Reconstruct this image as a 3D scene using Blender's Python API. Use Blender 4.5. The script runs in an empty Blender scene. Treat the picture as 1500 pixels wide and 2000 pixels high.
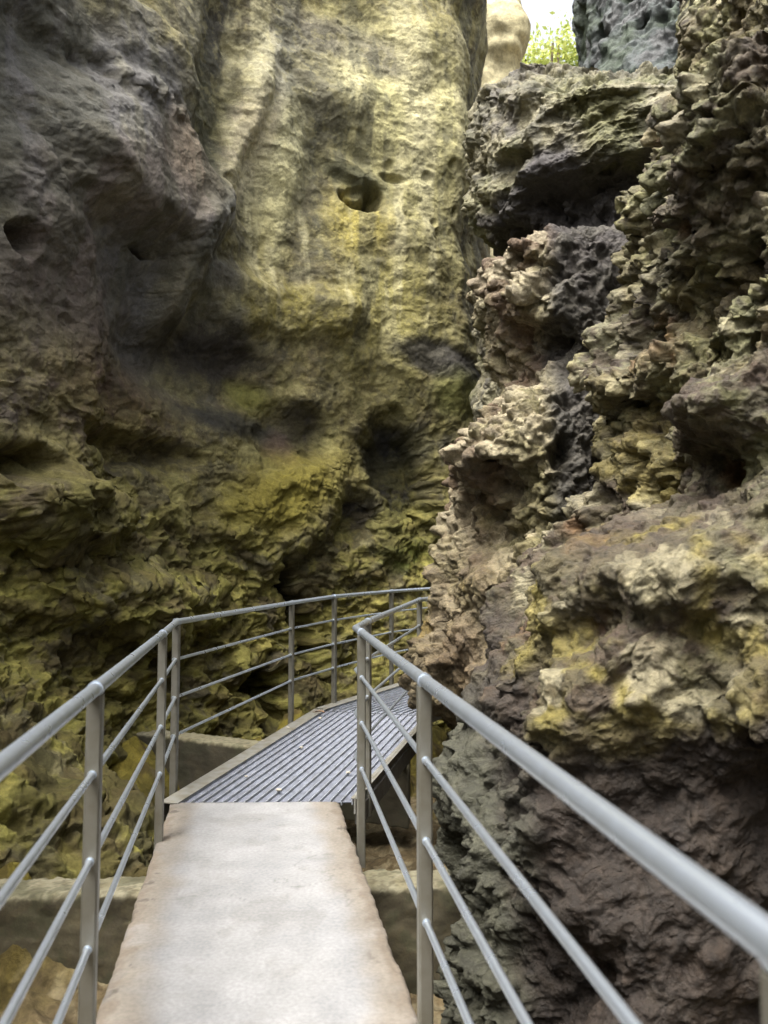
import bpy, math, random
import numpy as np
from concurrent.futures import ThreadPoolExecutor
from mathutils import Vector, Matrix
rad = math.radians
SC = bpy.context.scene
COL = SC.collection
random.seed(4)

# ------------------------------------------------------------------ camera
EYE = 1.45
PITCH = math.atan(0.072)
cam_d = bpy.data.cameras.new('camera')
cam = bpy.data.objects.new('camera', cam_d)
COL.objects.link(cam)
cam.location = (0, 0, EYE)
cam.rotation_euler = (math.pi / 2 + PITCH, 0, 0)
cam_d.sensor_fit = 'VERTICAL'
cam_d.sensor_height = 36
cam_d.lens = 27.0
cam_d.clip_start = 0.05
cam_d.clip_end = 500
cam_d.dof.use_dof = True
cam_d.dof.focus_distance = 5.0
cam_d.dof.aperture_fstop = 3.2
SC.camera = cam

# ------------------------------------------------------------------ light
SUN_TO = Vector((-0.30, -0.42, 1.0)).normalized()
world = bpy.data.worlds.new('World')
SC.world = world
world.use_nodes = True
wn = world.node_tree.nodes
sky = wn.new('ShaderNodeTexSky')
sky.sky_type = 'NISHITA'
sky.sun_disc = False
sky.sun_elevation = math.asin(SUN_TO.z)
sky.sun_rotation = math.atan2(SUN_TO.x, SUN_TO.y)
sky.dust_density = 10.0
sky.air_density = 1.0
wn['Background'].inputs[1].default_value = 0.15
hs = wn.new('ShaderNodeHueSaturation')
hs.inputs['Saturation'].default_value = 0.35
world.node_tree.links.new(sky.outputs[0], hs.inputs['Color'])
world.node_tree.links.new(hs.outputs[0], wn['Background'].inputs[0])
sun_d = bpy.data.lights.new('sun', 'SUN')
sun_d.energy = 1.05
sun_d.angle = rad(30)
sun_d.color = (1.0, 0.98, 0.94)
sun = bpy.data.objects.new('sun', sun_d)
COL.objects.link(sun)
sun.rotation_euler = (-SUN_TO).to_track_quat('-Z', 'Y').to_euler()
SC.view_settings.view_transform = 'Standard'
SC.view_settings.look = 'None'
SC.view_settings.exposure = 1.95
SC.view_settings.gamma = 1.0

# ------------------------------------------------------------------ noise
POOL = ThreadPoolExecutor(4)


def chunked(fn, P, nout=1):
    n = len(P)
    parts = np.array_split(np.arange(n), max(1, n // 60000))
    res = list(POOL.map(lambda ix: fn(P[ix[0]:ix[-1] + 1]), parts))
    if nout == 1:
        return np.concatenate(res)
    return [np.concatenate([r[i] for r in res]) for i in range(nout)]


def hsh(ix, iy, iz, seed):
    h = (ix.astype(np.uint32) * np.uint32(374761393)) ^ (iy.astype(np.uint32) * np.uint32(668265263)) ^ (iz.astype(np.uint32) * np.uint32(2147483647 - 5521)) ^ np.uint32((seed * 974634777) & 0xffffffff)
    h ^= h >> np.uint32(15)
    h *= np.uint32(2246822519)
    h ^= h >> np.uint32(13)
    h *= np.uint32(3266489917)
    h ^= h >> np.uint32(16)
    return h


def _perlin(P, seed):
    I = np.floor(P).astype(np.int32)
    F = (P - I).astype(np.float32)
    U = F * F * F * (F * (F * 6 - 15) + 10)
    out = np.zeros(len(P), np.float32)
    for dx in (0, 1):
        for dy in (0, 1):
            for dz in (0, 1):
                h = hsh(I[:, 0] + dx, I[:, 1] + dy, I[:, 2] + dz, seed)
                gx = (h & np.uint32(1023)).astype(np.float32) / 511.5 - 1
                gy = ((h >> np.uint32(10)) & np.uint32(1023)).astype(np.float32) / 511.5 - 1
                gz = ((h >> np.uint32(20)) & np.uint32(1023)).astype(np.float32) / 511.5 - 1
                d = gx * (F[:, 0] - dx) + gy * (F[:, 1] - dy) + gz * (F[:, 2] - dz)
                wx = U[:, 0] if dx else 1 - U[:, 0]
                wy = U[:, 1] if dy else 1 - U[:, 1]
                wz = U[:, 2] if dz else 1 - U[:, 2]
                out += d * wx * wy * wz
    return out * 1.35


def fbm(P, freq, octv=4, seed=0, gain=0.5, ridged=False, stretch=(1, 1, 1)):
    S = (P * (np.array(stretch, np.float32) * freq)).astype(np.float32)

    def f(Q):
        o = np.zeros(len(Q), np.float32)
        a = 1.0
        k = 1.0
        for i in range(octv):
            n = _perlin(Q * k + 17.3 * i, seed + i)
            if ridged:
                n = 1 - 2 * np.abs(n) - 0.45
            o += a * n
            a *= gain
            k *= 2.03
        return o
    return chunked(f, S)


def worley(P, freq, seed=0, stretch=(1, 1, 1)):
    S = (P * (np.array(stretch, np.float32) * freq)).astype(np.float32)

    def f(Q):
        I = np.floor(Q).astype(np.int32)
        f1 = np.full(len(Q), 9, np.float32)
        f2 = np.full(len(Q), 9, np.float32)
        cid = np.zeros(len(Q), np.float32)
        for dx in (-1, 0, 1):
            for dy in (-1, 0, 1):
                for dz in (-1, 0, 1):
                    h = hsh(I[:, 0] + dx, I[:, 1] + dy, I[:, 2] + dz, seed)
                    ox = (h & np.uint32(1023)).astype(np.float32) / 1023
                    oy = ((h >> np.uint32(10)) & np.uint32(1023)).astype(np.float32) / 1023
                    oz = ((h >> np.uint32(20)) & np.uint32(1023)).astype(np.float32) / 1023
                    d = (I[:, 0] + dx + ox - Q[:, 0]) ** 2 + (I[:, 1] + dy + oy - Q[:, 1]) ** 2 + (I[:, 2] + dz + oz - Q[:, 2]) ** 2
                    m = d < f1
                    f2 = np.where(m, f1, np.minimum(f2, d))
                    cid = np.where(m, (ox + oy * 7 + oz * 3) % 1.0, cid)
                    f1 = np.where(m, d, f1)
        return np.sqrt(f1), np.sqrt(f2), cid
    return chunked(f, S, 3)


def facet(P, freq, seed=0, stretch=(1, 1, 1)):
    """broken-rock faces: every cell carries its own tilted plane"""
    S = (P * (np.array(stretch, np.float32) * freq)).astype(np.float32)

    def f(Q):
        I = np.floor(Q).astype(np.int32)
        f1 = np.full(len(Q), 9, np.float32)
        f2 = np.full(len(Q), 9, np.float32)
        v1 = np.zeros(len(Q), np.float32)
        v2 = np.zeros(len(Q), np.float32)
        for dx in (-1, 0, 1):
            for dy in (-1, 0, 1):
                for dz in (-1, 0, 1):
                    h = hsh(I[:, 0] + dx, I[:, 1] + dy, I[:, 2] + dz, seed)
                    ox = (h & np.uint32(1023)).astype(np.float32) / 1023
                    oy = ((h >> np.uint32(10)) & np.uint32(1023)).astype(np.float32) / 1023
                    oz = ((h >> np.uint32(20)) & np.uint32(1023)).astype(np.float32) / 1023
                    ex = I[:, 0] + dx + ox - Q[:, 0]; ey = I[:, 1] + dy + oy - Q[:, 1]; ez = I[:, 2] + dz + oz - Q[:, 2]
                    d = ex * ex + ey * ey + ez * ez
                    a = (ox * 37.0) % 2 - 1; b = (oy * 41.0) % 2 - 1; c = (oz * 43.0) % 2 - 1
                    v = a * ex + b * ey + c * ez + 0.45 * ((ox + oy + oz) * 11 % 1.0 - .5)
                    m = d < f1
                    m2 = (~m) & (d < f2)
                    v2 = np.where(m, v1, np.where(m2, v, v2))
                    f2 = np.where(m, f1, np.where(m2, d, f2))
                    v1 = np.where(m, v, v1)
                    f1 = np.where(m, d, f1)
        t = smooth(0, .42, np.sqrt(f2) - np.sqrt(f1)) * .5 + .5
        return v1 * t + v2 * (1 - t)
    return chunked(f, S)


def smooth(a, b, x):
    t = np.clip((x - a) / (b - a), 0, 1)
    return t * t * (3 - 2 * t)


def lin(c):
    c = np.array(c, np.float32) / 255.0
    return np.where(c <= 0.04045, c / 12.92, ((c + 0.055) / 1.055) ** 2.4)


def warp(P, freq, amp, seed):
    return P + amp * np.stack([fbm(P, freq, 3, seed + 11 * i) for i in range(3)], 1)


def normals_of(P3, closed=False):
    if closed:
        du = np.roll(P3, -1, 0) - np.roll(P3, 1, 0)
    else:
        du = np.gradient(P3, axis=0)
    dv = np.gradient(P3, axis=1)
    n = np.cross(du, dv)
    n /= np.linalg.norm(n, axis=2, keepdims=True) + 1e-9
    return n


# ------------------------------------------------------------------ object helpers
def tag(o, label=None, cat=None, group=None, kind=None):
    if label: o['label'] = label
    if cat: o['category'] = cat
    if group: o['group'] = group
    if kind: o['kind'] = kind
    return o


def empty(name, loc, label, cat, group=None):
    o = bpy.data.objects.new(name, None)
    COL.objects.link(o)
    o.location = loc
    return tag(o, label, cat, group)


def grid_object(name, P3, colors, mat, closed=False):
    nu, nv = P3.shape[:2]
    me = bpy.data.meshes.new(name)
    me.vertices.add(nu * nv)
    me.vertices.foreach_set('co', P3.reshape(-1).astype(np.float32))
    iu = np.arange(nu if closed else nu - 1)
    jv = np.arange(nv - 1)
    I, J = np.meshgrid(iu, jv, indexing='ij')
    I2 = (I + 1) % nu
    q = np.stack([I * nv + J, I2 * nv + J, I2 * nv + J + 1, I * nv + J + 1], -1).reshape(-1, 4)
    nf = len(q)
    me.loops.add(nf * 4)
    me.loops.foreach_set('vertex_index', q.reshape(-1).astype(np.int32))
    me.polygons.add(nf)
    me.polygons.foreach_set('loop_start', np.arange(0, nf * 4, 4, dtype=np.int32))
    me.polygons.foreach_set('use_smooth', np.ones(nf, bool))
    me.update(calc_edges=True)
    ca = me.color_attributes.new('tint', 'FLOAT_COLOR', 'POINT')
    c4 = np.ones((nu * nv, 4), np.float32)
    c4[:, :3] = np.clip(colors.reshape(-1, 3) * 0.54, 0.004, 0.9)
    ca.data.foreach_set('color', c4.reshape(-1))
    me.materials.append(mat)
    o = bpy.data.objects.new(name, me)
    COL.objects.link(o)
    return o


class MB:
    def __init__(s):
        s.v = []; s.f = []; s.sm = []

    def add(s, vs, fs, smooth=False):
        b = len(s.v)
        s.v += [tuple(v) for v in vs]
        for f in fs:
            s.f.append([i + b for i in f]); s.sm.append(smooth)

    def tube(s, pts, r, n=20, cap=True):
        pts = [Vector(p) for p in pts]
        rings = []
        for i, p in enumerate(pts):
            if i == 0: d = pts[1] - p
            elif i == len(pts) - 1: d = p - pts[i - 1]
            else: d = (pts[i + 1] - p).normalized() + (p - pts[i - 1]).normalized()
            d.normalize()
            a = d.cross(Vector((0, 0, 1)))
            if a.length < 1e-3: a = Vector((1, 0, 0))
            a.normalize()
            b = a.cross(d).normalized()
            rr = r
            if 0 < i < len(pts) - 1:
                c = (pts[i + 1] - p).normalized().dot(d)
                k = 1 / max(c, .5)
            else: k = 1
            rings.append([p + a * rr * k * math.cos(2 * math.pi * j / n) + b * rr * math.sin(2 * math.pi * j / n) for j in range(n)])
        vs = [v for R in rings for v in R]
        fs = []
        for i in range(len(rings) - 1):
            for j in range(n):
                k = (j + 1) % n
                fs.append([i * n + j, i * n + k, (i + 1) * n + k, (i + 1) * n + j])
        s.add(vs, fs, True)
        if cap:
            s.add(rings[0], [list(range(n))[::-1]])
            s.add(rings[-1], [list(range(n))])

    def box(s, c, size, M=None):
        M = M or Matrix.Identity(3)
        x, y, z = [a / 2 for a in size]
        b = min(x, y, z) * 0.25
        vs = []
        # chamfered vertical edges
        prof = [(-x + b, -y), (x - b, -y), (x, -y + b), (x, y - b), (x - b, y), (-x + b, y), (-x, y - b), (-x, -y + b)]
        for zz in (-z, z):
            for (a, d) in prof:
                vs.append(Vector(c) + M @ Vector((a, d, zz)))
        fs = [[i, (i + 1) % 8, 8 + (i + 1) % 8, 8 + i] for i in range(8)] + [list(range(8))[::-1], list(range(8, 16))]
        s.add(vs, fs)

    def build(s, name, mat, parent=None, origin=(0, 0, 0)):
        me = bpy.data.meshes.new(name)
        og = Vector(origin)
        me.from_pydata([tuple(Vector(v) - og) for v in s.v], [], s.f)
        me.polygons.foreach_set('use_smooth', s.sm)
        me.materials.append(mat)
        me.update()
        o = bpy.data.objects.new(name, me)
        COL.objects.link(o)
        o.location = og
        if parent:
            o.parent = parent
            o.location = og - parent.location
        return o


# ------------------------------------------------------------------ materials
def new_mat(name):
    m = bpy.data.materials.new(name)
    m.use_nodes = True
    nt = m.node_tree
    b = nt.nodes['Principled BSDF']
    return m, nt, b


def rock_material(name, scale=1.0, rough=0.85, bump=0.5, spec=0.3, speck=0.5):
    m, nt, b = new_mat(name)
    N, L = nt.nodes, nt.links
    att = N.new('ShaderNodeAttribute'); att.attribute_name = 'tint'
    geo = N.new('ShaderNodeNewGeometry')
    n1 = N.new('ShaderNodeTexNoise'); n1.inputs['Scale'].default_value = 9 * scale
    n1.inputs['Detail'].default_value = 8; n1.inputs['Roughness'].default_value = 0.68
    n1.inputs['Distortion'].default_value = 0.6
    n2 = N.new('ShaderNodeTexNoise'); n2.inputs['Scale'].default_value = 55 * scale
    n2.inputs['Detail'].default_value = 5; n2.inputs['Roughness'].default_value = 0.7
    vo = N.new('ShaderNodeTexVoronoi'); vo.inputs['Scale'].default_value = 28 * scale
    vo.inputs['Randomness'].default_value = 1.0
    for n in (n1, n2, vo): L.new(geo.outputs['Position'], n.inputs['Vector'])
    r1 = N.new('ShaderNodeMapRange')
    r1.inputs[1].default_value = 0.3; r1.inputs[2].default_value = 0.7
    r1.inputs[3].default_value = 1 - speck; r1.inputs[4].default_value = 1 + speck
    L.new(n1.outputs[0], r1.inputs[0])
    r2 = N.new('ShaderNodeMapRange')
    r2.inputs[1].default_value = 0.3; r2.inputs[2].default_value = 0.7
    r2.inputs[3].default_value = 0.8; r2.inputs[4].default_value = 1.2
    L.new(n2.outputs[0], r2.inputs[0])
    mu = N.new('ShaderNodeMath'); mu.operation = 'MULTIPLY'
    L.new(r1.outputs[0], mu.inputs[0]); L.new(r2.outputs[0], mu.inputs[1])
    vm = N.new('ShaderNodeVectorMath'); vm.operation = 'SCALE'
    L.new(att.outputs['Color'], vm.inputs[0]); L.new(mu.outputs[0], vm.inputs['Scale'])
    L.new(vm.outputs[0], b.inputs['Base Color'])
    b.inputs['Roughness'].default_value = rough
    b.inputs['Specular IOR Level'].default_value = spec
    b1 = N.new('ShaderNodeBump'); b1.inputs['Strength'].default_value = bump; b1.inputs['Distance'].default_value = 0.04 / scale
    b2 = N.new('ShaderNodeBump'); b2.inputs['Strength'].default_value = bump * .8; b2.inputs['Distance'].default_value = 0.012 / scale
    b3 = N.new('ShaderNodeBump'); b3.inputs['Strength'].default_value = bump * .5; b3.inputs['Distance'].default_value = 0.015 / scale
    L.new(n1.outputs[0], b1.inputs['Height'])
    L.new(n2.outputs[0], b2.inputs['Height']); L.new(b1.outputs[0], b2.inputs['Normal'])
    L.new(vo.outputs['Distance'], b3.inputs['Height']); L.new(b2.outputs[0], b3.inputs['Normal'])
    L.new(b3.outputs[0], b.inputs['Normal'])
    return m


M_WALL = rock_material('mossy_limestone', 1.1, 0.92, 0.5, 0.2, 0.40)
M_TUFA = rock_material('craggy_tufa', 1.8, 0.72, 1.0, 0.4, 0.55)
M_GROUND = rock_material('mossy_rubble', 1.2, 0.95, 0.6, 0.15, 0.45)


def steel_material(name, base, rough, metal, stain):
    m, nt, b = new_mat(name)
    N, L = nt.nodes, nt.links
    geo = N.new('ShaderNodeNewGeometry')
    n1 = N.new('ShaderNodeTexNoise'); n1.inputs['Scale'].default_value = 14; n1.inputs['Detail'].default_value = 6
    L.new(geo.outputs['Position'], n1.inputs['Vector'])
    cr = N.new('ShaderNodeValToRGB')
    cr.color_ramp.elements[0].position = 0.35; cr.color_ramp.elements[1].position = 0.7
    cr.color_ramp.elements[0].color = (*base, 1); cr.color_ramp.elements[1].color = (*stain, 1)
    L.new(n1.outputs[0], cr.inputs[0]); L.new(cr.outputs[0], b.inputs['Base Color'])
    mr = N.new('ShaderNodeMapRange'); mr.inputs[3].default_value = rough - .08; mr.inputs[4].default_value = rough + .12
    L.new(n1.outputs[0], mr.inputs[0]); L.new(mr.outputs[0], b.inputs['Roughness'])
    b.inputs['Metallic'].default_value = metal
    return m


M_RAIL = steel_material('satin_steel_tube', (0.58, 0.65, 0.74), 0.28, 0.85, (0.48, 0.53, 0.58))
M_POST = steel_material('weathered_steel_post', (0.21, 0.205, 0.175), 0.40, 0.65, (0.16, 0.15, 0.115))
M_GRATE = steel_material('galvanised_grating', (0.54, 0.58, 0.65), 0.42, 0.7, (0.36, 0.37, 0.37))
M_GRATE_DARK = steel_material('grating_rods', (0.10, 0.11, 0.135), 0.5, 0.5, (0.07, 0.075, 0.09))
M_FLANGE = steel_material('dusty_steel_edge', (0.20, 0.20, 0.18), 0.6, 0.3, (0.15, 0.135, 0.10))


# ------------------------------------------------------------------ left and back rock wall
F_PX = 1500.0


def ray(px, py):
    X = (px - 750) / F_PX
    v = (1000 - py) / F_PX
    return np.array([X, math.cos(PITCH) - v * math.sin(PITCH), math.sin(PITCH) + v * math.cos(PITCH)])


PLAN = np.array([(2.6, -9.6), (0, -9.4), (-2.2, -7.6), (-3.0, -3), (-3.35, 0), (-3.5, 3), (-3.35, 5.6), (-2.75, 7.6), (-1.7, 9.1), (-0.4, 10.1), (0.75, 10.5), (1.30, 11.1), (1.75, 13.5), (1.6, 17), (-1, 20)], float)  # first points: unseen wall across behind the camera, added to block light


def catmull(pts, n):
    out = []
    p = np.vstack([2 * pts[0] - pts[1], pts, 2 * pts[-1] - pts[-2]])
    for i in range(1, len(p) - 2):
        t = np.linspace(0, 1, n, endpoint=False)[:, None]
        out.append(0.5 * ((2 * p[i]) + (-p[i - 1] + p[i + 1]) * t + (2 * p[i - 1] - 5 * p[i] + 4 * p[i + 1] - p[i + 2]) * t ** 2 + (-p[i - 1] + 3 * p[i] - 3 * p[i + 1] + p[i + 2]) * t ** 3))
    out.append(pts[-1:])
    return np.vstack(out)


CURVE = catmull(PLAN, 200)
SEG = np.r_[0, np.cumsum(np.linalg.norm(np.diff(CURVE, axis=0), axis=1))]


def wall_sz(px, py):
    """where on the wall (distance along it, height) a feature of the place sits"""
    r = ray(px, py)
    vis = (CURVE[:, 1] > 0.5)
    sl = np.where(vis, CURVE[:, 0] / np.maximum(CURVE[:, 1], .5), 99)
    tgt = r[0] / r[1]
    i = np.argmin(np.abs(sl - tgt) + np.where(CURVE[:, 1] > 12, 9, 0))
    return SEG[i], EYE + r[2] / r[1] * CURVE[i, 1]


def wall_mask(S, Z, px, py, rx, ry, ang=0, edge=0.35, wob=None):
    s0, z0 = wall_sz(px, py)
    s1, _ = wall_sz(px + min(rx, 40), py)
    s2, _ = wall_sz(px - min(rx, 40), py)
    _, z1 = wall_sz(px, py - 40)
    rs = abs(s1 - s2) / 2 * rx / min(rx, 40)
    rz = abs(z1 - z0) * ry / 40
    u = (S - s0); w = (Z - z0)
    a = rad(ang)
    k = rs / max(rx, 1); kz = rz / max(ry, 1)
    # rotate in picture-proportional metres
    uu = (u / k) * math.cos(a) + (w / kz) * math.sin(a)
    ww = -(u / k) * math.sin(a) + (w / kz) * math.cos(a)
    d = np.sqrt((uu / rx) ** 2 + (ww / ry) ** 2)
    if wob is not None: d = d + wob
    return 1 - smooth(1 - edge, 1 + edge, d)


def build_left_wall():
    # denser where the photograph looks
    s_dense0, s_dense1 = SEG[np.argmin(np.abs(CURVE[:, 1] - 4.6))], SEG[np.argmin(np.abs(CURVE[:, 1] - 11.6))]
    s = np.r_[np.linspace(0, s_dense0, 180, endpoint=False), np.linspace(s_dense0, s_dense1, 880, endpoint=False), np.linspace(s_dense1, SEG[-1], 140)]
    z = np.linspace(0, 1, 1080)
    S, Z = np.meshgrid(s, z, indexing='ij')
    yy = np.interp(s, SEG, CURVE[:, 1])
    ztop = np.interp(yy, [-7, 0, 3, 6, 8, 10, 11, 12, 20], [4.5, 5.0, 5.8, 7.6, 9.2, 11.0, 12, 13, 15])
    Z = -1.6 + Z * (ztop[:, None] + 1.6)
    X = np.interp(S, SEG, CURVE[:, 0]); Y = np.interp(S, SEG, CURVE[:, 1])
    tx = np.gradient(CURVE[:, 0], SEG); ty = np.gradient(CURVE[:, 1], SEG)
    TX = np.interp(S, SEG, tx); TY = np.interp(S, SEG, ty)
    ln = np.hypot(TX, TY); TX /= ln; TY /= ln
    NX, NY = TY, -TX       # towards the gorge
    sh = S.shape
    B = np.stack([X, Y, Z], -1).astype(np.float32)
    Bf = B.reshape(-1, 3)
    Sf, Zf = S.reshape(-1), Z.reshape(-1)
    wob = 0.45 * fbm(Bf, 0.9, 4, 31)
    wob2 = 0.5 * fbm(Bf, 3.0, 4, 61)

    def mk(px, py, rx, ry, ang=0, edge=.35, w=1.0):
        return wall_mask(Sf, Zf, px, py, rx, ry, ang, edge, (wob * .6 + wob2 * .4) * w)
    # ---- large shapes
    Yf = Y.reshape(-1)
    D = 0.40 * fbm(Bf, 0.28, 3, 5) + 0.12 * fbm(Bf, 0.9, 3, 9)
    D += 0.30 * mk(160, 40, 230, 120, 0, .35, .6)          # upper bulge
    D += 0.38 * mk(250, 350, 190, 120, 5, .38, .5)         # belly below it
    D += 0.3 * mk(60, 700, 130, 330, 8, .4, .6)            # pillar at the side
    D += 0.35 * mk(330, 560, 35, 110, -8, .6, .6)
    D += 0.15 * mk(470, 260, 22, 190, -18, .7, .5)         # pale rib
    D += 0.1 * mk(555, 330, 30, 170, -4, .7, .5)
    D -= 0.18 * mk(420, 190, 50, 200, -8, .5, .5)          # gully beside the bulge
    D -= 0.28 * mk(400, 730, 130, 70, 0, .5, .6)
    D -= 0.18 * mk(570, 850, 70, 60, 0, .4, .6)
    D -= 0.3 * mk(260, 880, 110, 35, 0, .5, .6)
    D += 0.15 * mk(520, 600, 180, 55, 0, .4, .6)
    D -= 0.05 * mk(870, 715, 85, 38, -12, .3, .9)
    D -= 0.42 * mk(800, 920, 55, 110, 25, .4, .9)
    D -= 0.2 * mk(695, 1010, 50, 50, 25, .4, .8)
    D += 0.15 * mk(735, 560, 160, 160, 25, .6, .6)
    D += 0.35 * mk(100, 1000, 120, 70, 0, .4, .6)
    D += 0.35 * mk(230, 1180, 170, 60, -8, .5, .8)
    D += 0.25 * mk(560, 1000, 150, 80, 30, .5, .8)
    D -= 0.6 * mk(510, 1350, 35, 60, 25, .4, .6)
    D -= 0.5 * mk(590, 1220, 22, 110, 18, .4, .6)
    D -= 0.3 * mk(5, 470, 22, 30, 0, .4, .2)
    D -= 0.3 * mk(245, 500, 24, 9, 0, .4, .3)
    D -= 0.45 * mk(15, 905, 50, 36, 0, .4, .3)
    # ---- foot of the wall spreads out
    foot = smooth(3.4, 5.4, Yf) * smooth(7.5, 6.3, Yf)
    D += .3 * np.clip((0.9 - Zf) / 2.4, 0, 1) ** 1.5 + foot * 2.3 * np.clip((1.0 - Zf + .25 * fbm(Bf, .8, 2, 88)) / 2.5, 0, 1) ** 1.35
    D *= smooth(-6, -2, Yf) * .6 + .4
    P = B.copy()
    P[..., 0] += (NX * D.reshape(sh)); P[..., 1] += (NY * D.reshape(sh))
    # ---- medium and fine relief along the true normals
    Nn = normals_of(P)
    if (Nn[..., 0] * NX + Nn[..., 1] * NY).mean() < 0: Nn = -Nn
    low = smooth(4.2, 1.2, Zf + 1.0 * fbm(Bf, .35, 2, 77) + 0.10 * (Y.reshape(-1) - 6))     # crumbly mossy lower part
    W = warp(Bf, 1.5, 0.09, 40)
    f1, f2, cid = worley(W, 1.7, 3, (1, 1, 1.9))
    fa = facet(W, 2.6, 12, (1, 1, 1.6)); fb = facet(W, 6.5, 13, (1, 1, 1.6))
    g1, g2, cid2 = worley(W, 4.6, 8, (1, 1, 2.2))
    rg = fbm(W, 1.1, 5, 21, 0.52, True, (1, 1, 0.75))
    rg2 = fbm(W, 2.6, 4, 25, 0.55, True, (1, 1, 1.5))
    d2 = (0.02 + 0.06 * low) * rg + low * (0.12 * (0.62 - f1) + 0.05 * (0.6 - g1)) + 0.05 * low * rg2
    d2 += (.016 + .10 * low) * fa + (.006 + .05 * low) * fb + (.002 + .008 * low) * facet(W, 15, 14)
    d2 += (1 - low) * (0.012 * (0.5 - g1) + 0.010 * rg2)
    d2 += 0.025 * fbm(Bf, 7, 4, 90, .6) * (0.32 + .8 * low)
    pit = worley(W, 2.4, 55)
    d2 -= 0.05 * smooth(0.26, 0.10, pit[0]) * smooth(-.1, .5, fbm(Bf, .6, 2, 99))
    # the round pocket with a knob in it, and two little pockets
    pk = mk(706, 386, 38, 28, 0, .3, .4) - 0.8 * mk(692, 366, 24, 20, 0, .3, .1)
    d2 -= 0.5 * np.clip(pk, 0, 1)
    d2 += 0.12 * mk(690, 330, 48, 22, -20, .5, .4)
    d2 -= 0.12 * mk(768, 348, 20, 8, -8, .6, .5)
    d2 -= 0.05 * mk(640, 375, 14, 12, 0, .6, .5)
    P = P + Nn * d2.reshape(sh)[..., None]
    # ---- colours: rock, moss, mineral streaks and some painted shade
    c = np.zeros((len(Bf), 3), np.float32)

    def col(rgb, k=1.0): return lin(rgb).astype(np.float32) * k
    n1 = fbm(Bf, 0.8, 6, 201, .65)
    n2 = fbm(W, 2.2, 6, 211, .7)
    c[:] = col((128, 120, 78))

    def mix(m, rgb, k=1.0):
        nonlocal c
        m = np.clip(m, 0, 1)[:, None]
        c = c * (1 - m) + col(rgb, k) * m
    mix(smooth(-.1, .5, n1) * .7, (112, 100, 72))
    mix(smooth(0.0, .5, n2) * .5, (150, 145, 100))
    mix(smooth(0.05, .5, -n2) * .7, (88, 84, 62))
    # upper pale band
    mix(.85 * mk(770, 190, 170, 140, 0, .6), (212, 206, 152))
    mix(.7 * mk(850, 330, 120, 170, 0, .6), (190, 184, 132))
    mix(.8 * mk(690, 430, 60, 70, 0, .5), (190, 176, 96))
    mix(.7 * mk(740, 640, 110, 110, 30, .6), (166, 158, 94))
    mix(.75 * mk(500, 590, 180, 60, 3, .4), (142, 132, 62))
    mix(.7 * mk(700, 95, 150, 45, -5, .5), (115, 110, 104))
    mix(.8 * mk(600, 215, 70, 60, -20, .5), (95, 92, 84))
    mix(.6 * mk(560, 100, 90, 80, 0, .6), (120, 116, 104))
    # greyer side
    grey = smooth(-.55, .5, mk(120, 330, 400, 420, 0, .55) - .5 + .25 * n1)
    mix(.9 * grey, (110, 109, 109))
    mix(.8 * mk(60, 720, 180, 330, 5, .4), (110, 99, 90))
    mix(.7 * mk(210, 790, 130, 90, 0, .6), (98, 76, 62))
    mix(.8 * mk(320, 340, 100, 70, 35, .6), (142, 126, 106))
    mix(.8 * mk(365, 50, 40, 90, -5, .4), (158, 152, 126))
    mix(.7 * mk(180, 390, 130, 60, 10, .6), (132, 122, 112))
    mix(.8 * mk(410, 220, 50, 150, -6, .5), (92, 92, 62))
    mix(.8 * mk(430, 60, 40, 110, -8, .4), (76, 76, 78))
    mix(.65 * mk(545, 270, 120, 230, -8, .5, .6), (112, 109, 88))
    # streaks
    vs = fbm(Bf, 1.0, 5, 301, .55, False, (2.0, 2.0, .20)) + .25 * fbm(Bf, 3, 3, 307)
    mix(.9 * mk(535, 130, 30, 100, -14, .7, .25), (200, 196, 172))
    mix(.9 * mk(490, 270, 30, 90, -16, .7, .25), (212, 198, 170))
    mix(.9 * mk(455, 350, 26, 60, -32, .7, .25), (192, 184, 150))
    mix(.9 * mk(400, 440, 20, 70, -30, .7, .25), (168, 166, 160))
    mix(.9 * mk(566, 290, 34, 90, -6, .7, .25), (212, 207, 164))
    mix(.9 * mk(540, 410, 26, 100, -8, .7, .25), (200, 194, 146))
    mix(.8 * mk(520, 510, 14, 80, -4, .7, .25), (160, 152, 104))
    mix(.8 * mk(310, 560, 18, 90, 8, .7, .25), (132, 126, 106))
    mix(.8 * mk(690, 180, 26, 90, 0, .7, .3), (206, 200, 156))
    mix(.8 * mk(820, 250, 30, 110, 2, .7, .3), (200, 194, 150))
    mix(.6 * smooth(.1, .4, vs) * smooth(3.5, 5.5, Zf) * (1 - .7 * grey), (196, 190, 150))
    mix(.6 * smooth(.1, .4, -vs) * smooth(2.5, 5, Zf), (92, 92, 78))
    spk = fbm(Bf, 6, 5, 305, .7)
    mix(.4 * smooth(.15, .4, spk), (92, 88, 72))
    mix(.35 * smooth(.15, .4, -spk) * (1 - grey), (176, 168, 122))
    # dark mineral stains, and hollows whose shade is put into the colour
    mix(.85 * mk(420, 690, 110, 50, 5, .5), (60, 56, 54))
    mix(.85 * mk(480, 830, 120, 24, -4, .5), (58, 58, 56))
    mix(.8 * mk(590, 850, 44, 70, 0, .4), (62, 58, 54))
    mix(.9 * mk(505, 770, 42, 34, 0, .5), (138, 136, 74))
    mix(.7 * mk(560, 880, 26, 40, 0, .5), (112, 94, 82))
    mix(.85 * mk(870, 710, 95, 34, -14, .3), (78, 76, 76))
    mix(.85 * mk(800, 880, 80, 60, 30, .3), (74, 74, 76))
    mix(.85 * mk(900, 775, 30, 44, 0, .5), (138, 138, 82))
    mix(.85 * mk(815, 1000, 60, 110, 5, .4), (80, 80, 54))
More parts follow.
